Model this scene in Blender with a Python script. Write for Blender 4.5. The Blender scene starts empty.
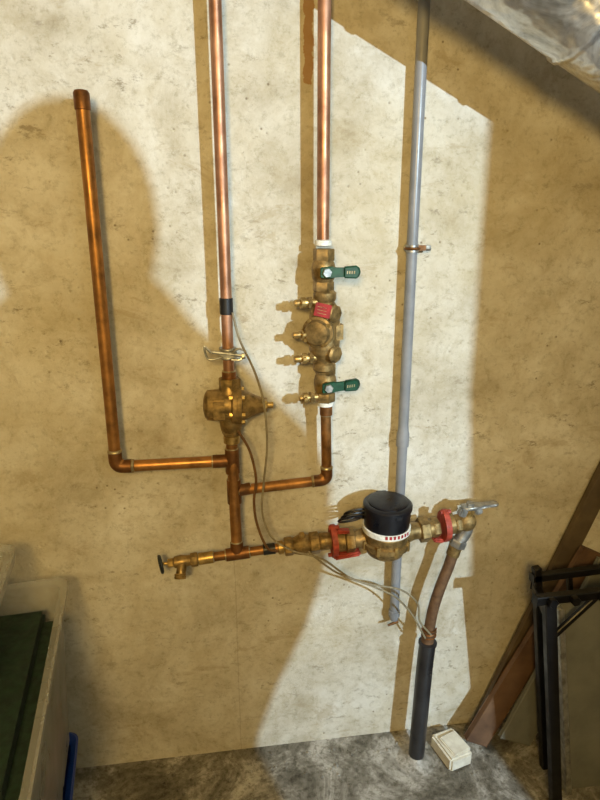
import bpy, bmesh
from mathutils import Vector, Matrix, Quaternion
from math import radians, sin, cos, pi, tan, sqrt
import random

sc = bpy.context.scene
sc.view_settings.view_transform = 'Standard'
COL = sc.collection

# ---------------------------------------------------------------- helpers
def srgb(r, g, b):
    f = lambda c: (c/255/12.92) if c/255 <= .04045 else ((c/255+.055)/1.055)**2.4
    return (f(r), f(g), f(b), 1)

def newmat(name):
    m = bpy.data.materials.new(name); m.use_nodes = True
    nt = m.node_tree
    return m, nt, nt.nodes['Principled BSDF']

def ramp(nt, src, stops):
    r = nt.nodes.new('ShaderNodeValToRGB')
    e = r.color_ramp.elements
    while len(e) < len(stops): e.new(.5)
    for el, (p, c) in zip(e, stops):
        el.position = p; el.color = c
    nt.links.new(src, r.inputs[0])
    return r.outputs[0]

def noise(nt, scale, detail=4, rough=.6, vec=None, out='Fac', dist=0):
    n = nt.nodes.new('ShaderNodeTexNoise')
    n.inputs['Scale'].default_value = scale
    n.inputs['Detail'].default_value = detail
    n.inputs['Roughness'].default_value = rough
    n.inputs['Distortion'].default_value = dist
    if vec is None:
        tc = nt.nodes.new('ShaderNodeTexCoord'); vec = tc.outputs['Object']
    nt.links.new(vec, n.inputs['Vector'])
    return n.outputs[out]

def mix(nt, fac, a, b, mode='MIX'):
    m = nt.nodes.new('ShaderNodeMix'); m.data_type = 'RGBA'; m.blend_type = mode
    for i, s in ((0, fac), (6, a), (7, b)):
        if hasattr(s, 'is_output'): nt.links.new(s, m.inputs[i])
        else: m.inputs[i].default_value = s
    return m.outputs[2]

def bump(nt, bsdf, h, strength=.3, dist=.002):
    b = nt.nodes.new('ShaderNodeBump')
    b.inputs['Strength'].default_value = strength
    b.inputs['Distance'].default_value = dist
    nt.links.new(h, b.inputs['Height']); nt.links.new(b.outputs[0], bsdf.inputs['Normal'])

def simple(name, c1, c2=None, metal=0, rough=.5, scale=40, bmp=0, rvar=.15):
    m, nt, b = newmat(name)
    b.inputs['Metallic'].default_value = metal
    b.inputs['Roughness'].default_value = rough
    c2 = c2 or tuple([x*.75 for x in c1[:3]]+[1])
    n = noise(nt, scale, 5)
    nt.links.new(ramp(nt, n, [(.35, c1), (.66, c2)]), b.inputs['Base Color'])
    if rvar:
        nt.links.new(ramp(nt, noise(nt, scale*.6), [(.3, (max(rough-rvar,.02),)*3+(1,)), (.7, (min(rough+rvar,1),)*3+(1,))]), b.inputs['Roughness'])
    if bmp: bump(nt, b, noise(nt, scale*4), bmp, .001)
    return m

COPPER = simple('copper_aged', srgb(178,126,70), srgb(120,84,46), .7, .45, 22)
COPPER2 = simple('copper_pinkish', srgb(188,142,112), srgb(142,100,74), .7, .45, 16)
COPPERD = simple('copper_fitting', srgb(144,96,54), srgb(94,64,36), .7, .5, 30)
BRASS = simple('brass_cast', srgb(164,136,86), srgb(100,82,48), .65, .5, 55, .4)
BRASSB = simple('brass_machined', srgb(194,164,102), srgb(140,114,66), .75, .42, 60)
SOLDER = simple('solder', srgb(190,180,150), srgb(150,130,90), .8, .4, 80)
WHITE = simple('ptfe_tape', srgb(235,235,228), srgb(200,200,190), 0, .6, 90)
GREEN = simple('green_vinyl', srgb(8,76,54), srgb(4,48,34), 0, .42, 50)
REDP = simple('red_paint', srgb(178,72,54), srgb(126,50,38), .1, .6, 60, .2)
REDT = simple('red_tag', srgb(164,42,50), srgb(124,28,36), 0, .5, 60)
BLACKP = simple('black_plastic', srgb(22,23,30), srgb(10,10,14), 0, .38, 40)
BLACKT = simple('black_tape', srgb(25,24,24), srgb(15,15,15), 0, .5, 40)
BLACKM = simple('black_steel', srgb(22,20,20), srgb(11,10,10), .4, .45, 30)
WHEEL = simple('dark_wheel_paint', srgb(52,60,64), srgb(28,32,36), .2, .5, 30)
GREYPVC = simple('grey_pvc', srgb(140,142,146), srgb(118,121,126), 0, .42, 12)
STEEL = simple('galvanised_steel', srgb(190,190,185), srgb(130,130,125), .8, .42, 50)
WIREG = simple('grey_cable', srgb(140,130,105), srgb(112,102,80), 0, .55, 50)
WIREB = simple('brown_cable', srgb(110,76,38), srgb(84,56,26), 0, .55, 50)
HOSE = simple('corroded_copper_hose', srgb(120,92,66), srgb(90,66,48), .3, .55, 50, .3)
POLY = simple('black_poly_pipe', srgb(46,46,48), srgb(24,23,25), 0, .35, 14)
WOODD = simple('old_board', srgb(112,84,60), srgb(78,56,40), 0, .7, 10, .3)
WOODL = simple('grey_board', srgb(98,84,62), srgb(74,62,46), 0, .7, 12, .3)
PANEL = simple('grey_panel', srgb(112,112,102), srgb(92,92,84), 0, .6, 10)
CARD = simple('white_foam', srgb(225,222,208), srgb(200,195,180), 0, .8, 30)
BLUE = simple('blue_plastic', srgb(20,62,150), srgb(14,44,120), 0, .35, 10)
FELT = simple('green_felt', srgb(22,48,32), srgb(9,28,18), 0, .9, 60, .4)
REDF = simple('red_fabric', srgb(150,44,40), srgb(110,28,26), 0, .9, 40)
TEAL = simple('teal_plastic', srgb(64,88,76), srgb(46,70,60), 0, .5, 30)
SKIN = simple('skin', srgb(205,155,125), None, 0, .5, 20)
CLOTH = simple('dark_cloth', srgb(50,55,70), None, 0, .9, 30)
BLOCKER = simple('blocker_tan', srgb(190,155,105), srgb(165,128,82), 0, .7, 8)  # only for the added shadow blocker behind the camera

m, nt, b = newmat('clear_plastic'); CLEAR = m
b.inputs['Base Color'].default_value = srgb(180,180,172); b.inputs['Roughness'].default_value = .3
nt.links.new(ramp(nt, noise(nt, 9), [(.3, (.32,)*3+(1,)), (.7, (.45,)*3+(1,))]), b.inputs['Alpha'])

def finish(name, bm, mat, parent, smooth=True, autosmooth=40):
    me = bpy.data.meshes.new(name)
    bmesh.ops.recalc_face_normals(bm, faces=bm.faces)
    bm.to_mesh(me); bm.free()
    ob = bpy.data.objects.new(name, me); COL.objects.link(ob)
    me.materials.append(mat)
    if smooth:
        for p in me.polygons: p.use_smooth = True
        if autosmooth:
            try: me.set_sharp_from_angle(angle=radians(autosmooth))
            except Exception: pass
    if parent: ob.parent = parent
    return ob

def root(name):
    e = bpy.data.objects.new(name, None); e.empty_display_size = .05
    COL.objects.link(e); return e

def V(*a): return Vector(a)

def fillet(pts, r, n=8):
    pts = [Vector(p) for p in pts]; out = [pts[0]]
    for i in range(1, len(pts)-1):
        a, p, c = pts[i-1], pts[i], pts[i+1]
        d1 = (a-p); d2 = (c-p)
        rr = min(r, d1.length*.49, d2.length*.49)
        s = p+d1.normalized()*rr; e = p+d2.normalized()*rr
        for k in range(n+1):
            t = k/n
            out.append(s*(1-t)**2+p*2*t*(1-t)+e*t*t)
    out.append(pts[-1]); return out

def catmull(pts, n=8):
    P = [Vector(p) for p in pts]; P = [P[0]*2-P[1]]+P+[P[-1]*2-P[-2]]; out = []
    for i in range(1, len(P)-2):
        for k in range(n):
            t = k/n; a, b2, c, d = P[i-1:i+3]
            out.append(.5*((2*b2)+(c-a)*t+(2*a-5*b2+4*c-d)*t*t+(3*b2-a-3*c+d)*t**3))
    out.append(P[-2]); return out

def tube(parent, name, pts, r, mat, seg=16):
    pts = [Vector(p) for p in pts]
    rs = r if isinstance(r, (list, tuple)) else [r]*len(pts)
    bm = bmesh.new(); rings = []
    tan0 = (pts[1]-pts[0]).normalized()
    up = V(0,0,1) if abs(tan0.z) < .9 else V(1,0,0)
    nrm = tan0.cross(up).normalized(); prev = tan0
    for i, p in enumerate(pts):
        if i == 0: t = tan0
        elif i == len(pts)-1: t = (pts[i]-pts[i-1]).normalized()
        else: t = ((pts[i+1]-pts[i]).normalized()+(pts[i]-pts[i-1]).normalized()).normalized()
        q = prev.rotation_difference(t); nrm = (q@nrm).normalized(); prev = t
        bn = t.cross(nrm)
        rings.append([bm.verts.new(p+(nrm*cos(2*pi*k/seg)+bn*sin(2*pi*k/seg))*rs[i]) for k in range(seg)])
    for a, b2 in zip(rings, rings[1:]):
        for k in range(seg):
            bm.faces.new((a[k], a[(k+1)%seg], b2[(k+1)%seg], b2[k]))
    bm.faces.new(rings[0]); bm.faces.new(rings[-1])
    return finish(name, bm, mat, parent)

def lathe(parent, name, prof, org, d, mat, seg=28, rot=0):
    """prof: list of (distance along axis, radius)"""
    org = Vector(org); d = Vector(d).normalized()
    up = V(0,0,1) if abs(d.z) < .9 else V(1,0,0)
    u = d.cross(up).normalized(); w = d.cross(u)
    bm = bmesh.new(); rings = []
    for s, r in prof:
        rings.append([bm.verts.new(org+d*s+(u*cos(2*pi*k/seg+rot)+w*sin(2*pi*k/seg+rot))*max(r, .0003)) for k in range(seg)])
    for a, b2 in zip(rings, rings[1:]):
        for k in range(seg):
            bm.faces.new((a[k], a[(k+1)%seg], b2[(k+1)%seg], b2[k]))
    bm.faces.new(rings[0]); bm.faces.new(rings[-1])
    return finish(name, bm, mat, parent)

def hexn(parent, name, a, b2, r, org, d, mat, rot=.2):
    return lathe(parent, name, [(a, r*.93), (a+.002, r), (b2-.002, r), (b2, r*.93)], org, d, mat, 6, rot)

def box(parent, name, cen, size, mat, rot=None, bev=.002, seg=2):
    bm = bmesh.new(); bmesh.ops.create_cube(bm, size=1)
    for v in bm.verts: v.co = Vector((v.co.x*size[0], v.co.y*size[1], v.co.z*size[2]))
    if bev: bmesh.ops.bevel(bm, geom=bm.edges[:], offset=bev, segments=seg, affect='EDGES')
    M = Matrix.Translation(Vector(cen))
    if rot: M = M@(Matrix.Rotation(rot[2],4,'Z')@Matrix.Rotation(rot[1],4,'Y')@Matrix.Rotation(rot[0],4,'X'))
    bmesh.ops.transform(bm, matrix=M, verts=bm.verts)
    return finish(name, bm, mat, parent)

def blob(parent, name, cen, rad, mat):
    bm = bmesh.new(); bmesh.ops.create_uvsphere(bm, u_segments=24, v_segments=14, radius=1)
    for v in bm.verts: v.co = Vector((v.co.x*rad[0]+cen[0], v.co.y*rad[1]+cen[1], v.co.z*rad[2]+cen[2]))
    return finish(name, bm, mat, parent, autosmooth=0)

def plate(parent, name, outline, d0, d1, org, ux, uy, mat, bev=.001):
    """extruded outline in plane (ux,uy), thickness from d0 to d1 along ux x uy"""
    ux = Vector(ux).normalized(); uy = Vector(uy).normalized(); n = ux.cross(uy); org = Vector(org)
    bm = bmesh.new()
    a = [bm.verts.new(org+ux*x+uy*y+n*d0) for x, y in outline]
    c = [bm.verts.new(org+ux*x+uy*y+n*d1) for x, y in outline]
    bm.faces.new(a); bm.faces.new(c[::-1]); k = len(a)
    for i in range(k): bm.faces.new((a[i], c[i], c[(i+1)%k], a[(i+1)%k]))
    if bev: bmesh.ops.bevel(bm, geom=bm.edges[:], offset=bev, segments=1, affect='EDGES')
    return finish(name, bm, mat, parent)

# ---------------------------------------------------------------- camera
cam = bpy.data.cameras.new('camera'); co = bpy.data.objects.new('camera', cam); COL.objects.link(co)
cam.lens = 27; cam.sensor_width = 36; cam.clip_start = .02
co.location = (0, -1.4, 1.5); co.rotation_euler = (radians(73), 0, radians(-8))
sc.camera = co

# ---------------------------------------------------------------- room shell
m, nt, b = newmat('poured_concrete_wall'); CONC = m
tc = nt.nodes.new('ShaderNodeTexCoord'); ob_v = tc.outputs['Object']
base = ramp(nt, noise(nt, 3.0, 9, .7, ob_v, dist=.3), [(.34, srgb(170,161,140)), (.48, srgb(196,190,174)), (.64, srgb(214,211,201))])
fine = ramp(nt, noise(nt, 42, 9, .82, ob_v), [(.34, (.66,.64,.58,1)), (.49, (1,1,1,1)), (.7, (1.0,1,1,1))])
c = mix(nt, 1.0, base, fine, 'MULTIPLY')
med = ramp(nt, noise(nt, 11, 8, .75, ob_v, dist=.5), [(.36, (.84,.81,.74,1)), (.54, (1,1,1,1))])
c = mix(nt, 1.0, c, med, 'MULTIPLY')
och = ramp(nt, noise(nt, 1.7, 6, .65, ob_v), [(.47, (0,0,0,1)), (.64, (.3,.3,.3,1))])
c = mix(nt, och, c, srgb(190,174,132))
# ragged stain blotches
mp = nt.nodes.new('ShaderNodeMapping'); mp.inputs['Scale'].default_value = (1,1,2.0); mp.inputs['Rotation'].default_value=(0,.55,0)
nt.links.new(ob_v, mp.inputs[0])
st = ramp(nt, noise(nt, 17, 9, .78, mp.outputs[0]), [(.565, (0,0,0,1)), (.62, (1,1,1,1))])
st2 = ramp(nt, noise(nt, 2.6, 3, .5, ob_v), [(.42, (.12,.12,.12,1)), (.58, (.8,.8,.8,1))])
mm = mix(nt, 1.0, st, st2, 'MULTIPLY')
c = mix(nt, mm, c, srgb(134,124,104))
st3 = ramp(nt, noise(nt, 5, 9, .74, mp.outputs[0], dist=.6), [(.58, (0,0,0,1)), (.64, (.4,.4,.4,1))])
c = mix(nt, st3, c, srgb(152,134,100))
# bug holes
vo = nt.nodes.new('ShaderNodeTexVoronoi'); vo.inputs['Scale'].default_value = 38; nt.links.new(ob_v, vo.inputs['Vector'])
sp = ramp(nt, vo.outputs['Distance'], [(.06, (1,1,1,1)), (.13, (0,0,0,1))])
spn = ramp(nt, noise(nt, 5, 2, .5, ob_v), [(.52, (0,0,0,1)), (.60, (.8,.8,.8,1))])
c = mix(nt, mix(nt, 1.0, sp, spn, 'MULTIPLY'), c, srgb(112,98,74))
sep = nt.nodes.new('ShaderNodeSeparateXYZ'); nt.links.new(ob_v, sep.inputs[0])
def math(op, a, b2=None, c2=None):
    n = nt.nodes.new('ShaderNodeMath'); n.operation = op
    for i, s in enumerate((a, b2, c2)):
        if s is None: continue
        if hasattr(s, 'is_output'): nt.links.new(s, n.inputs[i])
        else: n.inputs[i].default_value = s
    return n.outputs[0]
wob = math('MULTIPLY', math('SUBTRACT', noise(nt, 14, 4, .6, ob_v), .5), .006)
xw = math('ADD', sep.outputs[0], wob)
seam = math('MULTIPLY', math('COMPARE', xw, .022, .0014), math('LESS_THAN', sep.outputs[2], .66))
c = mix(nt, math('MULTIPLY', seam, .25), c, srgb(120,106,82))
wob2 = math('MULTIPLY', math('SUBTRACT', noise(nt, 30, 5, .7, ob_v), .5), .03)
strip = math('MULTIPLY', math('COMPARE', math('ADD', sep.outputs[0], wob2), .214, .009), math('GREATER_THAN', math('ADD', sep.outputs[2], wob2), 1.77))
c = mix(nt, math('MULTIPLY', strip, .8), c, srgb(150,108,58))
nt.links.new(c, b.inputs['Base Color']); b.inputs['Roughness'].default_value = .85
bh = mix(nt, .4, noise(nt, 60, 9, .8, ob_v), ramp(nt, vo.outputs['Distance'], [(.05, (0,0,0,1)), (.2, (1,1,1,1))]))
bump(nt, b, bh, .7, .004)

m, nt, b = newmat('concrete_floor'); FLOORM = m
tc = nt.nodes.new('ShaderNodeTexCoord'); ob_v = tc.outputs['Object']
base = ramp(nt, noise(nt, 6, 9, .74, ob_v, dist=.7), [(.36, srgb(74,70,60)), (.5, srgb(122,118,108)), (.62, srgb(182,179,172))])
v2 = nt.nodes.new('ShaderNodeTexVoronoi'); v2.inputs['Scale'].default_value = 40; nt.links.new(ob_v, v2.inputs['Vector'])
gr = ramp(nt, v2.outputs['Distance'], [(.1, (.5,.48,.43,1)), (.45, (1,1,1,1))])
c = mix(nt, .45, base, gr, 'MULTIPLY')
fn = ramp(nt, noise(nt, 60, 7, .78, ob_v), [(.38, (.45,.43,.38,1)), (.52, (1.0,1,1,1))])
c = mix(nt, 1.0, c, fn, 'MULTIPLY')
nt.links.new(c, b.inputs['Base Color']); b.inputs['Roughness'].default_value = .42
bump(nt, b, noise(nt, 30, 6, .7, ob_v), .5, .005)

def slab(name, a, b2, mat):
    bm = bmesh.new(); bmesh.ops.create_cube(bm, size=1)
    for v in bm.verts:
        v.co = Vector([a[i] if v.co[i] < 0 else b2[i] for i in range(3)])
    return finish(name, bm, mat, None, smooth=False)
slab('wall_back', (-2.2, 0, -.1), (2.6, .2, 2.45), CONC)
slab('floor', (-2.2, -3.8, -.1), (2.6, 0, 0), FLOORM)
CEIL = simple('ceiling_paint', srgb(190,165,120), srgb(170,145,100), 0, .8, 6)
slab('ceiling', (-2.2, -3.8, 2.45), (2.6, .2, 2.55), CEIL)

# ---------------------------------------------------------------- copper pipes
Y = -.07
def fitting(parent, name, a, b2, r, mat=COPPERD):
    a, b2 = Vector(a), Vector(b2); L = (b2-a).length
    lathe(parent, name, [(0, r), (.001, r*1.16), (L-.001, r*1.16), (L, r)], a, b2-a, mat)
    for k, s in ((1, 0), (2, L-.002)):
        lathe(parent, name+'_solder_%d' % k, [(s-.002, r*1.0), (s, r*1.13), (s+.002, r*1.13), (s+.004, r*1.0)], a, b2-a, SOLDER)

def elbow(parent, name, a, corner, b2, r):
    tube(parent, name, fillet([a, corner, b2], .022, 8), r*1.16, COPPERD, 20)
    for k, (e, cc) in enumerate(((a, corner), (b2, corner))):
        e, cc = Vector(e), Vector(cc); d = (e-cc).normalized()
        lathe(parent, name+'_solder_%d' % k, [(-.003, r*1.18), (-.001, r*1.26), (.002, r*1.2), (.004, r)], e, d, SOLDER)

# left capped stub
P1 = root('capped_copper_pipe')
r = .0135
tube(P1, 'pipe', fillet([V(-.2405,Y,1.71), V(-.243,Y,.946), V(.0,Y,.946)], .03), r, COPPER, 20)
lathe(P1, 'end_cap', [(0, r), (.001, r*1.15), (.03, r*1.15), (.035, r*.95), (.037, r*.4)], (-.2405,Y,1.698), (0,0,1), COPPERD)
elbow(P1, 'elbow', (-.243,Y,.985), (-.243,Y,.946), (-.205,Y,.946), r)
# long riser
P2 = root('copper_riser_pipe')
r2 = .0125
tube(P2, 'upper_pipe', [V(.022,Y,2.45), V(.024,Y,1.15)], r2, COPPER2, 20)
tube(P2, 'lower_pipe', [V(.024,Y,1.03), V(.028,-.09,.71)], r2*1.08, COPPER, 20)
fitting(P2, 'tee_upper', (.0245,-.072,.915), (.0243,-.072,.978), .0145)
fitting(P2, 'tee_upper_branch', (-.022,Y,.946), (.015,Y,.946), .0135)
fitting(P2, 'tee_lower', (.0265,-.077,.838), (.026,-.074,.9), .0145)
fitting(P2, 'tee_lower_branch', (.035,-.075,.869), (.066,Y,.871), .0125)
fitting(P2, 'transition', (.0242,Y,1.135), (.0242,Y,1.165), .014)
lathe(P2, 'black_tape', [(-.018,.0135),(-.017,.0148),(.017,.0148),(.018,.0135)], (.0235,Y,1.312), (0,0,1), BLACKT)
# middle riser
P3 = root('copper_supply_pipe')
tube(P3, 'upper_pipe', [V(.2325,Y,2.45), V(.2375,Y,1.445)], .0135, COPPER2, 20)
tube(P3, 'lower_pipe', fillet([V(.2475,Y,1.09), V(.2535,Y,.882), V(.05,-.073,.870)], .03), .0125, COPPER, 20)
elbow(P3, 'elbow', (.2525,Y,.915), (.2535,Y,.882), (.218,Y,.88), .0125)
fitting(P3, 'coupling', (.2495,Y,1.05), (.249,Y,1.075), .013)

# ---------------------------------------------------------------- pressure reducing valve
G = root('pressure_reducing_valve')
X = .025
hexn(G, 'union_nut_top', .0, .034, .026, (X,Y,1.115), (0,0,1), BRASS)
lathe(G, 'port_body', [(0,.02),(.004,.024),(.03,.028),(.06,.034),(.09,.03),(.115,.022)], (X,Y,1.02), (0,0,1), BRASS)
hexn(G, 'nut_bottom', 0, .022, .023, (X,Y,1.012), (0,0,1), BRASS)
lathe(G, 'lower_collar', [(0,.015),(.003,.019),(.02,.019),(.023,.015)], (X,Y-.001,.99), (0,0,1), BRASSB)
lathe(G, 'valve_chest', [(-.002,.014),(.002,.028),(.008,.035),(.035,.037),(.06,.037),(.064,.045),(.074,.045),(.0741,.042),(.0745,.045),(.084,.045),(.086,.036),(.1,.031),(.125,.020),(.135,.018)], (-.035,Y-.005,1.088), (1,0,-.04), BRASS)
hexn(G, 'lock_nut', .130, .144, .017, (-.035,Y-.005,1.088), (1,0,-.04), BRASSB)
lathe(G, 'adjusting_screw', [(.14,.008),(.158,.008),(.159,.005)], (-.035,Y-.005,1.088), (1,0,-.04), BRASSB, 12)
for k in range(6):
    a = k*pi/3+.3
    hexn(G, 'flange_bolt_%d' % k, .056, .092, .0065, (-.035, Y-.005+.038*cos(a), 1.0875+.038*sin(a)), (1,0,-.04), BRASSB)
box(G, 'strainer_boss', (-.002,Y-.026,1.085), (.038,.03,.05), BRASS, bev=.006)
lathe(G, 'strainer_cap', [(0,.016),(.014,.016),(.016,.012)], (.02,Y-.024,1.085), (.1,-1,0), BRASSB, 8)

# galvanised grounding clamp on the riser
G = root('ground_clamp')
for k in range(3):
    z = 1.198+k*.009
    tube(G, 'wrap_%d' % k, [V(.0235+.017*cos(a*pi/8), Y+.017*sin(a*pi/8), z+.001*sin(a)) for a in range(17)], .0035, STEEL, 8)
box(G, 'jaw', (.024,Y-.018,1.206), (.036,.01,.014), STEEL, bev=.003)
tube(G, 'screw', [V(-.012,Y-.02,1.214), V(.058,Y-.022,1.204)], .0035, STEEL, 8)
tube(G, 'wire_tail', catmull([V(-.014,Y-.02,1.213), V(-.028,Y-.02,1.226), V(-.022,Y-.018,1.200), V(-.006,Y-.02,1.198), V(.012,Y-.024,1.204)]), .0026, STEEL, 8)
tube(G, 'wire_tail_right', catmull([V(.03,Y-.02,1.205), V(.045,Y-.022,1.22), V(.062,Y-.02,1.212), V(.05,Y-.022,1.196), V(.03,Y-.022,1.196)]), .0026, STEEL, 8)
hexn(G, 'screw_head', 0, .008, .007, (.053,Y-.022,1.204), (1,0,0), STEEL)

# ---------------------------------------------------------------- backflow preventer
G = root('backflow_preventer')
def ax(z): return .2375+(1.45-z)*.027
def tape(n, z):
    lathe(G, n, [(0,.0145),(.002,.0185),(.012,.0185),(.014,.0145)], (ax(z),Y,z), (0,0,1), WHITE)
tape('tape_top', 1.438); tape('tape_bottom', 1.072)
def ballvalve(n, zc, zs):
    c0 = (ax(zc),Y,zc)
    hexn(G, n+'_hex_a', .022, .048, .024, c0, (0,0,1), BRASS)
    hexn(G, n+'_hex_b', -.044, -.022, .024, c0, (0,0,1), BRASS)
    lathe(G, n+'_body', [(-.028,.018),(-.018,.024),(-.008,.0265),(.008,.0265),(.018,.024),(.028,.018)], c0, (0,0,1), BRASS)
    lathe(G, n+'_stem', [(.015,.011),(.034,.011),(.036,.007),(.045,.007)], c0, (0,-1,0), BRASSB, 16)
    out = [(-.014,-.011),(.012,-.013),(.026,-.008),(.040,-.010),(.060,-.014),(.070,-.010),(.073,0),(.070,.010),(.060,.014),(.040,.010),(.026,.008),(.012,.013),(-.014,.011)]
    plate(G, n+'_green_handle', out, -.005, .005, (c0[0], Y-.040, zc), (1,-.1,zs), (0,0,1), GREEN, .002)
    plate(G, n+'_handle_grip', [(.036,-.012),(.066,-.014),(.072,0),(.066,.014),(.036,.012)], -.008, .008, (c0[0], Y-.041, zc), (1,-.1,zs), (0,0,1), GREEN, .003)
    for k in range(4):
        xx = .042+.005*k
        plate(G, n+'_handle_letter_%d' % k, [(xx,-.003),(xx+.0025,-.003),(xx+.003,.003),(xx+.0005,.003)], .0075, .0085, (c0[0], Y-.041, zc), (1,-.1,zs), (0,0,1), SOLDER, 0)
    hexn(G, n+'_handle_nut', .044, .052, .010, c0, (0,-1,0), STEEL)
ballvalve('upper_valve', 1.385, 0.02)
ballvalve('lower_valve', 1.128, .12)
zc = 1.25
lathe(G, 'casting', [(-.095,.017),(-.088,.026),(-.075,.026),(-.07,.021),(-.06,.024),(-.045,.034),(-.02,.036),(-.012,.032),(.012,.032),(.02,.035),(.045,.034),(.06,.027),(.068,.022),(.075,.026),(.088,.026),(.095,.018)], (ax(zc),Y,zc), (0,0,1), BRASS)
lathe(G, 'relief_bonnet', [(0,.026),(.024,.027),(.026,.036),(.034,.036),(.036,.03),(.044,.026),(.048,.012)], (ax(1.255)-.006,Y,1.255), (-.45,-.9,-.05), BRASS)
for k in range(4):
    a = k*pi/2+.6
    hexn(G, 'bonnet_bolt_%d' % k, .028, .04, .0055, Vector((ax(1.255)-.006,Y,1.255))+Vector((.9,-.45,0)).normalized()*.031*cos(a)+V(0,0,.031*sin(a)), (-.45,-.9,-.05), BRASSB)
box(G, 'side_boss', (ax(1.25)+.028,Y-.005,1.25), (.026,.036,.05), BRASS, bev=.008)
lathe(G, 'check_cap_upper', [(.01,.02),(.038,.02),(.042,.015)], (ax(1.3),Y,1.295), (.5,-.85,0), BRASS, 8)
lathe(G, 'check_cap_lower', [(.01,.02),(.038,.02),(.042,.015)], (ax(1.2),Y,1.203), (.5,-.85,0), BRASS, 8)
box(G, 'red_tag', (ax(1.302)-.010,Y-.040,1.304), (.036,.003,.030), REDT, rot=(0,.2,-.3), bev=.001)
for k in range(3):
    box(G, 'tag_print_%d' % k, (ax(1.302)-.012,Y-.0412,1.297+.007*k), (.020,.0012,.001), SOLDER, rot=(0,.2,-.3), bev=0)
for k, (z, l) in enumerate(((1.318,.062),(1.247,.068),(1.192,.066),(1.098,.056))):
    o = (ax(z)-.008, Y-.006, z)
    d = (-1,-.12,-.02)
    lathe(G, 'test_cock_%d' % k, [(.01,.0075),(.022,.0075),(.0225,.012),(.03,.012),(.0305,.009),(.036,.009),(.0365,.0125),(.048,.0125),(.0485,.008),(l-.004,.0085),(l,.006)], o, d, BRASSB, 16)
    hexn(G, 'test_cock_hex_%d' % k, .022, .031, .014, o, d, BRASS)
    box(G, 'test_cock_screw_%d' % k, (o[0]-.042,o[1]-.02,z+.002), (.008,.012,.006), BRASSB, bev=.001)

# ---------------------------------------------------------------- grey conduit
G = root('grey_pvc_conduit')
tube(G, 'pipe', [V(.4465,-.035,2.45), V(.455,-.035,.445)], .0125, GREYPVC, 20)
lathe(G, 'coupling', [(0,.0125),(.002,.0158),(.035,.0158),(.042,.0135),(.055,.0125)], (.4530,-.035,.945), (0,0,1), GREYPVC)
lathe(G, 'end_fitting', [(0,.004),(.001,.011),(.012,.012),(.014,.0155),(.03,.0155),(.031,.0125)], (.455,-.035,.43), (0,0,1), GREYPVC)
lathe(G, 'end_screw', [(-.018,.004),(0,.004),(.014,.003)], (.448,-.045,.425), (-1,-.3,-.1), COPPERD, 10)
G = root('pipe_strap')
tube(G, 'saddle', [V(.4515+.0155*cos(a), -.035-.0155*sin(a), 1.43) for a in [i*pi/10-.2 for i in range(13)]], .0035, COPPERD, 8)
lathe(G, 'saddle_band', [(-.008,.0132),(-.008,.0148),(.008,.0148),(.008,.0132)], (.451,-.035,1.43), (0,0,1), STEEL)
lathe(G, 'standoff', [(0,.011),(.003,.011),(.0035,.006),(.024,.006)], (.451,0,1.43), (0,-1,0), STEEL, 16)
box(G, 'strap_ear', (.474,-.03,1.431), (.022,.014,.012), COPPERD, bev=.002)
hexn(G, 'strap_screw', 0, .012, .007, (.484,-.03,1.431), (1,0,0), STEEL)

# ---------------------------------------------------------------- manifold with meter
YM = -.09
D = Vector((1,0,.075)).normalized()
def mp_(x, y=YM): return Vector((x, y, .705+.075*x))
def seglathe(par, n, x0, prof, mat, seg=28): return lathe(par, n, prof, mp_(x0), D, mat, seg)
def seghex(par, n, x0, x1, r, mat, rot=.2): return hexn(par, n, 0, x1-x0, r, mp_(x0), D, mat, rot)

G = root('copper_manifold_pipe')
tube(G, 'pipe', [mp_(-.07), mp_(.145)], .0115, COPPER, 20)
fitting(G, 'adapter', mp_(-.066), mp_(-.03), .0125, BRASSB)
fitting(G, 'tee', mp_(.0), mp_(.058), .0135)
fitting(G, 'tee_branch', (.0278,-.0895,.712), (.0275,-.0885,.74), .0135)
seglathe(G, 'black_tape', .092, [(0,.012),(.001,.0135),(.029,.0135),(.03,.012)], BLACKT)
seglathe(G, 'brass_adapter', .128, [(0,.012),(.002,.017),(.014,.017),(.015,.013),(.03,.013)], BRASSB)

G = root('hose_bib')
seglathe(G, 'body', -.128, [(0,.009),(.004,.014),(.02,.016),(.03,.014),(.06,.012)], BRASS)
seghex(G, 'packing_nut', -.14, -.126, .011, BRASSB)
seglathe(G, 'stem', -.158, [(0,.004),(.02,.004)], BRASSB, 12)
WD = Vector((1,.25,.1)).normalized()
wu = WD.cross(V(0,0,1)).normalized(); ww = WD.cross(wu)
wc = mp_(-.157)
tube(G, 'handwheel_rim', [wc+(wu*cos(k*pi/10)+ww*sin(k*pi/10))*.020 for k in range(21)], .004, WHEEL, 8)
for k in range(4):
    a = k*pi/4+.3
    tube(G, 'handwheel_spoke_%d' % k, [wc+(wu*cos(a)+ww*sin(a))*.019, wc-(wu*cos(a)+ww*sin(a))*.019], .003, WHEEL, 8)
tube(G, 'spout', catmull([mp_(-.105), mp_(-.107)+V(0,-.014,-.010), mp_(-.11)+V(0,-.026,-.026)]), [.012]*16+[.011], BRASS, 16)
lathe(G, 'spout_thread', [(0,.012),(.003,.0145),(.006,.013),(.009,.0145),(.012,.013),(.013,.0145),(.014,.009)], mp_(-.11)+V(0,-.022,-.018), (-.05,-.5,-1), BRASSB)
seghex(G, 'inlet_hex', -.085, -.068, .0175, BRASS)

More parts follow.
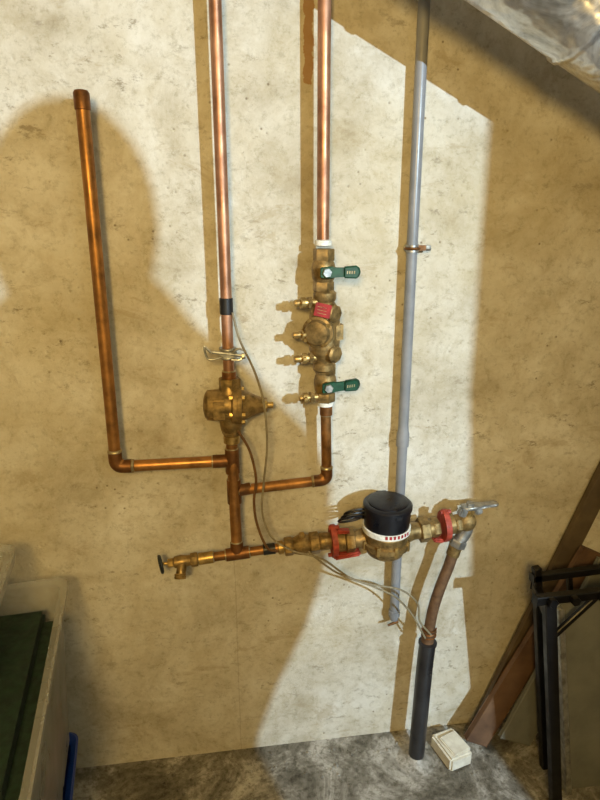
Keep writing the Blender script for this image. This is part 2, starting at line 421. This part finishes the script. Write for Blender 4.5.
G = root('check_valve')
seghex(G, 'hex_left', .145, .166, .0235, BRASS)
seglathe(G, 'body', .162, [(0,.016),(.006,.02),(.02,.025),(.032,.026),(.045,.022),(.05,.018)], BRASS)
seghex(G, 'hex_mid', .208, .232, .028, BRASS)
seglathe(G, 'neck', .23, [(0,.019),(.004,.022),(.018,.022),(.04,.019)], BRASS)
box(G, 'bleed_plug', mp_(.188)+V(0,-.004,.028), (.012,.012,.014), BRASSB, bev=.002)

G = root('water_meter')
MC = Vector((.396,-.115,.746))
def oval(n, x):
    # split meter flange: a red ring with two bolt lugs
    out = []
    for k in range(40):
        a = 2*pi*k/40
        rr = .037+.009*max(0, cos(2*(a-pi/2)))**3
        out.append((rr*cos(a), rr*sin(a)))
    plate(G, n, out, -.007, .007, Vector((x, YM-.005, .705+.075*x)), (0,1,0), (-.07,0,1), REDP, .002)
    for s in (1,-1):
        hexn(G, n+'_bolt_%s' % ('t' if s > 0 else 'b'), -.013, .013, .0055, Vector((x, YM-.005, .705+.075*x+s*.038)), D, REDP)
oval('red_flange_inlet', .268); oval('red_flange_outlet', .556)
box(G, 'red_bracket_inlet_low', (.300,YM-.012,.692), (.068,.034,.012), REDP, rot=(0,-.12,0), bev=.004)
box(G, 'red_bracket_inlet_top', (.290,YM-.010,.754), (.038,.022,.010), REDP, rot=(0,.1,0), bev=.004)
box(G, 'red_bracket_outlet', (.538,YM-.008,.712), (.030,.03,.011), REDP, rot=(0,.2,0), bev=.004)
lathe(G, 'inlet_spud', [(0,.026),(.02,.026),(.022,.021),(.05,.021),(.08,.03)], Vector((.275,YM-.008,.725)), (1,-.05,.075), BRASS)
hexn(G, 'inlet_nut', .022, .045, .031, Vector((.275,YM-.008,.725)), (1,-.05,.075), BRASS)
lathe(G, 'outlet_spud', [(0,.03),(.03,.022),(.09,.022)], Vector((.44,YM-.012,.738)), (1,.05,.075), BRASS)
hexn(G, 'outlet_nut', .046, .070, .033, Vector((.44,YM-.012,.738)), (1,.05,.075), BRASS)
hexn(G, 'outlet_nut_small', .08, .098, .026, Vector((.44,YM-.012,.738)), (1,.05,.075), BRASS)
lathe(G, 'brass_body', [(-.058,.02),(-.056,.036),(-.048,.046),(-.030,.050),(-.026,.060),(-.014,.060),(-.012,.054),(.0,.056),(.012,.058),(.016,.054),(.026,.05)], MC, (0,-.05,1), BRASS)
for k in range(8):
    a = k*pi/4+.2
    hexn(G, 'body_bolt_%d' % k, -.032, -.009, .006, MC+Vector((.056*cos(a),.056*sin(a),0)), (0,0,1), BRASSB)
lathe(G, 'white_label_ring', [(.014,.055),(.016,.0595),(.028,.0595),(.030,.055)], MC, (0,-.05,1), WHITE)
for k in range(7):
    a = -pi/2+.75-.17*k
    box(G, 'red_label_letter_%d' % k, MC+V(.0595*cos(a),-.001+.0595*sin(a),.022), (.006,.002,.008), REDT, rot=(0,0,a+pi/2), bev=.0005)
lathe(G, 'register_housing', [(.028,.05),(.030,.056),(.05,.057),(.076,.057),(.077,.060),(.086,.060),(.090,.056),(.091,.05)], MC, (0,-.05,1), BLACKP, 40)
lathe(G, 'register_lid', [(.089,.048),(.093,.048),(.096,.044),(.097,.02)], MC, (0,-.05,1), BLACKP, 40)
box(G, 'lid_hinge', MC+V(.0,.056,.084), (.03,.014,.012), BLACKP, bev=.003)
box(G, 'lid_tab', MC+V(.01,-.064,.076), (.016,.006,.010), BLACKP, bev=.002)
tube(G, 'register_cable_loop', [V(.306+.032*cos(a*.35)+.0004*a, -.105-.012*sin(a*.35), .785+.015*sin(a*.35+.3)+.0005*a) for a in range(46)], .003, BLACKP, 8)
tube(G, 'register_cable_lead', catmull([V(.335,-.09,.80), V(.350,-.1,.795), V(.352,-.12,.78)]), .003, BLACKP, 8)

G = root('shutoff_valve')
o = Vector((.563,YM-.005,.747))
lathe(G, 'inlet_barrel', [(0,.02),(.004,.024),(.016,.024),(.02,.018),(.047,.02)], o, D, BRASS)
hexn(G, 'inlet_hex', .018, .034, .025, o, D, BRASS)
blob(G, 'valve_body', (.612,YM-.005,.755), (.026,.026,.027), BRASS)
lathe(G, 'stem', [(0,.014),(.026,.014),(.027,.009),(.04,.008)], (.612,YM-.005,.76), (.1,-.2,1), BRASSB, 18)
plate(G, 'lever', [(-.02,-.012),(.0,-.015),(.02,-.011),(.035,-.006),(.05,-.008),(.066,-.012),(.075,-.006),(.075,.006),(.066,.012),(.05,.008),(.035,.006),(.02,.011),(.0,.015),(-.02,.012)], -.004, .004, (.615,YM-.014,.8), (1,0,.05), (0,1,.1), STEEL, .002)
hexn(G, 'lever_nut', 0, .009, .01, (.615,YM-.014,.803), (0,-.1,1), STEEL)
box(G, 'lever_stop', (.594,YM-.02,.79), (.02,.02,.022), STEEL, rot=(0,.4,0), bev=.003)
box(G, 'ear', (.64,YM-.012,.788), (.018,.012,.024), STEEL, rot=(0,-.3,0), bev=.003)
tube(G, 'outlet_elbow', catmull([V(.617,YM-.005,.752), V(.612,YM-.006,.725), V(.594,YM-.006,.695)]), .017, STEEL, 16)
hexn(G, 'outlet_nut', 0, .02, .022, (.598,YM-.006,.704), (-.35,0,-1), STEEL)

G = root('copper_service_line')
pts = catmull([V(.59,YM-.006,.69), V(.576,YM-.006,.63), V(.556,YM-.005,.56), V(.542,YM-.003,.49), V(.535,YM,.40)])
tube(G, 'hose', pts, .0145, HOSE, 16)
tube(G, 'hose_top_ferrule', [V(.592,YM-.006,.695), V(.583,YM-.006,.66)], .0172, BRASS, 16)
tube(G, 'hose_bottom_ferrule', [V(.538,YM,.43), V(.534,YM,.385)], .0175, HOSE, 16)
tube(G, 'ground_wire_wrap', [V(.537+.019*cos(a*.5), YM+.019*sin(a*.5), .405+.0009*a) for a in range(38)], .002, COPPERD, 6)
G = root('black_sleeve_pipe')
tube(G, 'sleeve', catmull([V(.535,-.092,.392), V(.53,-.095,.3), V(.525,-.10,.15), V(.52,-.105,0.0)]), .0225, POLY, 20)
lathe(G, 'sleeve_rim', [(-.006,.0225),(-.005,.025),(.001,.025),(.002,.0175)], (.535,-.092,.392), (.03,0,1), POLY)
lathe(G, 'mortar_collar', [(0,.055),(.004,.045),(.012,.03),(.02,.022)], (.52,-.105,0), (0,0,1), FLOORM)

G = root('sensor_cable')
tube(G, 'cable', catmull([V(.036,-.085,1.30), V(.05,-.09,1.24), V(.08,-.1,1.17), V(.098,-.12,1.10), V(.104,-.12,1.0), V(.095,-.11,.9), V(.09,-.115,.83), V(.11,-.12,.765), V(.16,-.125,.725), V(.235,-.125,.695), V(.30,-.125,.64), V(.37,-.12,.60), V(.43,-.115,.56), V(.475,-.11,.505), V(.5,-.115,.46), V(.52,-.11,.42)]), .0026, WIREG, 8)
tube(G, 'cable_b', catmull([V(.20,-.12,.715), V(.27,-.125,.655), V(.35,-.125,.615), V(.44,-.12,.585), V(.49,-.115,.535), V(.5,-.115,.48), V(.535,-.112,.43)]), .0026, WIREG, 8)
G = root('brown_cable')
tube(G, 'cable', catmull([V(.04,-.1,1.03), V(.065,-.1,.98), V(.078,-.1,.91), V(.072,-.1,.85), V(.078,-.1,.79), V(.10,-.11,.73), V(.125,-.105,.715)]), .0032, WIREB, 8)

# ---------------------------------------------------------------- duct
m, nt, b = newmat('duct_metal'); DUCT = m
b.inputs['Metallic'].default_value = .85; b.inputs['Roughness'].default_value = .3
nt.links.new(ramp(nt, noise(nt, 8, 7, .75, dist=1.0), [(.38, srgb(225,226,228)), (.62, srgb(150,150,148))]), b.inputs['Base Color'])
bump(nt, b, noise(nt, 9, 3), .8, .02)
G = root('round_metal_duct')
dd = Vector((.265,0,-.134)).normalized(); n_ = Vector((.134,0,.265)).normalized()
R_ = .1
c0 = Vector((.56,-.28,1.800))+n_*R_
prof = []
L0, L1 = -.95, .75; s = L0
while s < L1:
    prof += [(s, R_), (s+.235, R_), (s+.24, R_+.004), (s+.25, R_+.004), (s+.255, R_)]; s += .26
lathe(G, 'duct_shell', prof, c0, dd, DUCT, 48)
# handwritten mark on the duct
ca = Vector((0,-.80,-.60)).normalized()
for k in range(4):
    pc = c0+dd*(.135+.022*k)
    pts = []
    for j in range(9):
        t = j/8
        th = 2.35+.16*sin(t*5+k)      # angle round the duct
        u_ = Vector((0,1,0)); 
        rad = (Vector((0,-1,0))*cos(.75+.12*sin(t*6+k*1.7))+(-n_)*sin(.75+.12*sin(t*6+k*1.7)))
        pts.append(pc+dd*(.014*t)+rad*(R_+.0008))
    tube(G, 'marker_writing_%d' % k, pts, .0011, REDT, 6)
for k, s in enumerate((-.6, .45)):
    p = c0+dd*s
    tube(G, 'hanger_%d' % k, [p+V(0,-.102,0), p+V(0,-.102,.1), V(p.x,-.382,2.45)], .004, STEEL, 8)

# ---------------------------------------------------------------- storage bins
def bin_(name, cx, cy, z0, z1, w, l, mat, yaw, wall=.004, taper=.86, lip=.018):
    G = root(name)
    def ring(bm, z, wx, wy, rc=.03):
        out = []
        for sx, sy, a0 in ((1,1,0),(-1,1,pi/2),(-1,-1,pi),(1,-1,3*pi/2)):
            for k in range(6):
                a = a0+k*pi/10
                out.append(bm.verts.new((sx*(wx/2-rc)+rc*cos(a), sy*(wy/2-rc)+rc*sin(a), z)))
        return out
    bm = bmesh.new(); h = z1-z0
    rs = [ring(bm,z0,w*taper,l*taper), ring(bm,z0+h*.9,w*(taper+(1-taper)*.9),l*(taper+(1-taper)*.9)),
          ring(bm,z1-.03,w+lip,l+lip), ring(bm,z1,w+lip*1.5,l+lip*1.5), ring(bm,z1+.003,w+lip,l+lip),
          ring(bm,z1-.004,w-wall*2,l-wall*2), ring(bm,z0+h*.5,w*(taper+1)/2-wall*2,l*(taper+1)/2-wall*2), ring(bm,z0+wall,w*taper-wall*2,l*taper-wall*2)]
    for a, c2 in zip(rs, rs[1:]):
        for k in range(len(a)): bm.faces.new((a[k],a[(k+1)%len(a)],c2[(k+1)%len(a)],c2[k]))
    bm.faces.new(rs[0]); bm.faces.new(rs[-1])
    M = Matrix.Translation((cx,cy,0))@Matrix.Rotation(yaw,4,'Z')
    bmesh.ops.transform(bm, matrix=M, verts=bm.verts)
    finish(name+'_shell', bm, mat, G)
    return G, M
G, M = bin_('blue_storage_bin', -.595, -.45, 0, .26, .47, .56, BLUE, radians(7))
G, M = bin_('clear_storage_bin', -.575, -.43, .27, .68, .46, .60, CLEAR, radians(7), taper=.9)
box(G, 'green_felt_bundle', M@V(.015,.01,.55), (.40,.52,.20), FELT, rot=(.0,.03,radians(7)), bev=.03, seg=4)
box(G, 'red_fabric', M@V(.01,-.0,.36), (.38,.50,.14), REDF, rot=(0,0,radians(7)), bev=.02, seg=3)
G, M = bin_('clear_storage_bin', -.665, -.38, .69, .80, .44, .42, CLEAR, radians(7))
box(G, 'teal_item', M@V(.0,.0,.74), (.36,.34,.06), TEAL, rot=(0,0,radians(7)), bev=.015, seg=3)

# ---------------------------------------------------------------- right-hand clutter
def plank(name, a, b2, w, t, mat, up=(0,-1,0)):
    a, b2 = Vector(a), Vector(b2); d = (b2-a).normalized(); n = Vector(up); s = d.cross(n).normalized(); n = s.cross(d)
    bm = bmesh.new(); bmesh.ops.create_cube(bm, size=1)
    L = (b2-a).length
    for v in bm.verts: v.co = (a+b2)/2+d*v.co.x*L+s*v.co.y*w+n*v.co.z*t
    bmesh.ops.bevel(bm, geom=bm.edges[:], offset=.002, segments=1, affect='EDGES')
    return finish(name, bm, mat, None)
plank('leaning_board', (.735,-.05,.03), (1.05,-.02,.86), .05, .018, WOODL)
plank('leaning_board.001', (.70,-.10,.035), (1.0,-.07,.62), .07, .018, WOODD)
plank('leaning_board.002', (.80,-.135,.06), (1.04,-.105,.60), .10, .012, PANEL)
G = root('black_steel_frame')
def bar(n, a, b2, w=.028, t=.02):
    o = plank(n, a, b2, w, t, BLACKM); o.parent = G
bar('leg_left', (.84,-.30,0), (.735,-.30,.66))
bar('leg_left_rear', (.875,-.18,0), (.77,-.18,.66), .02)
bar('top_rail', (.70,-.30,.655), (1.2,-.30,.665), .022)
bar('top_rail_rear', (.76,-.18,.63), (1.2,-.18,.65), .02)
bar('side_rail', (.745,-.30,.60), (.78,-.17,.60), .02)
bar('brace', (.76,-.3,.55), (.86,-.3,.655), .014, .012)
bar('leg_mid_rear', (.98,-.18,0), (.86,-.18,.64), .014, .012)
for k, x in enumerate((.735,.79,.86)):
    hexn(G, 'bolt_%d' % k, 0, .014, .012, (x,-.31,.657), (0,-1,0), BLACKM)
G = root('grey_cabinet_panel')
o = plank('panel_sheet', (1.02,-.25,.0), (.93,-.23,.60), .24, .012, PANEL); o.parent = G
o = plank('panel_edge', (.895,-.262,.0), (.805,-.242,.58), .012, .02, STEEL); o.parent = G

G = root('white_foam_block')
box(G, 'block', (.625,-.105,.022), (.075,.10,.044), CARD, rot=(0,0,.25), bev=.006)
box(G, 'block_flap', (.632,-.11,.047), (.06,.07,.008), CARD, rot=(.05,.03,.35), bev=.003)

# loose concrete crumbs along the foot of the wall
rnd = random.Random(4)
bm = bmesh.new()
for i in range(190):
    x = rnd.uniform(-.3, .95); y = -abs(rnd.gauss(0, .07))-.006; s = rnd.uniform(.002, .006)
    if i > 120: y = rnd.uniform(-.35, -.02); s *= .7
    g = bmesh.ops.create_icosphere(bm, subdivisions=1, radius=s)
    for v in g['verts']:
        v.co = Vector((v.co.x*rnd.uniform(.7,1.3)+x, v.co.y*rnd.uniform(.7,1.3)+y, v.co.z*.7+s*.5))
finish('floor_debris', bm, FLOORM, None, smooth=False)

# ---------------------------------------------------------------- things standing behind the viewpoint (cast the big shadows)
G = root('photographer')
yb = -1.75
blob(G, 'head', (.606,yb,1.785), (.070,.06,.104), SKIN)
body = [(-.9,1.24),(-.47,1.28),(-.40,1.38),(-.17,1.38),(-.12,1.31),(-.07,1.24),(.0,1.16),(.10,1.08),(.20,.98),(.265,.84),(.265,.62),(.2,.38),(.09,.18),(.03,0),(.0,-.6),(-.05,-1.6),(-.02,-2.7),(-.36,-2.7),(-.4,-1.0),(-.46,-2.7),(-.85,-2.7),(-.9,-.5),(-.98,.6)]
body = [(.729+.4167*x, 1.167+.4167*z) for x, z in body]
plate(G, 'body', body, -.025, .025, (0,yb,0), (1,0,0), (0,0,1), CLOTH, .008)
G = root('shadow_blocker')  # unseen panel, added and shaped to shade the right of the wall
plate(G, 'sheet', [(.975,2.3),(.985,1.6),(1.03,1.12),(1.03,0),(2.2,0),(2.2,2.3)], -.01, .01, (0,-1.7,0), (1,0,0), (0,0,1), BLOCKER, .001)

# ---------------------------------------------------------------- lights
def light(name, typ, loc, energy, color, size=.03, target=None):
    l = bpy.data.lights.new(name, typ); l.energy = energy; l.color = color
    if typ == 'AREA': l.shape = 'DISK'; l.size = size
    else: l.shadow_soft_size = size
    o = bpy.data.objects.new(name, l); o.location = loc; COL.objects.link(o)
    if target is not None:
        o.rotation_euler = (Vector(target)-Vector(loc)).to_track_quat('-Z', 'Y').to_euler()
    return o
light('work_lamp', 'POINT', (1.25,-3.0,2.0), 470, (.62,.83,1.0), .012)
light('warm_lamp', 'AREA', (-.25,-2.15,1.85), 30, (1,.66,.21), .3, (0.2,0,1.2))
w = bpy.data.worlds.new('world'); sc.world = w; w.use_nodes = True
bg = w.node_tree.nodes['Background']; bg.inputs[0].default_value = (1,.74,.38,1); bg.inputs[1].default_value = .14
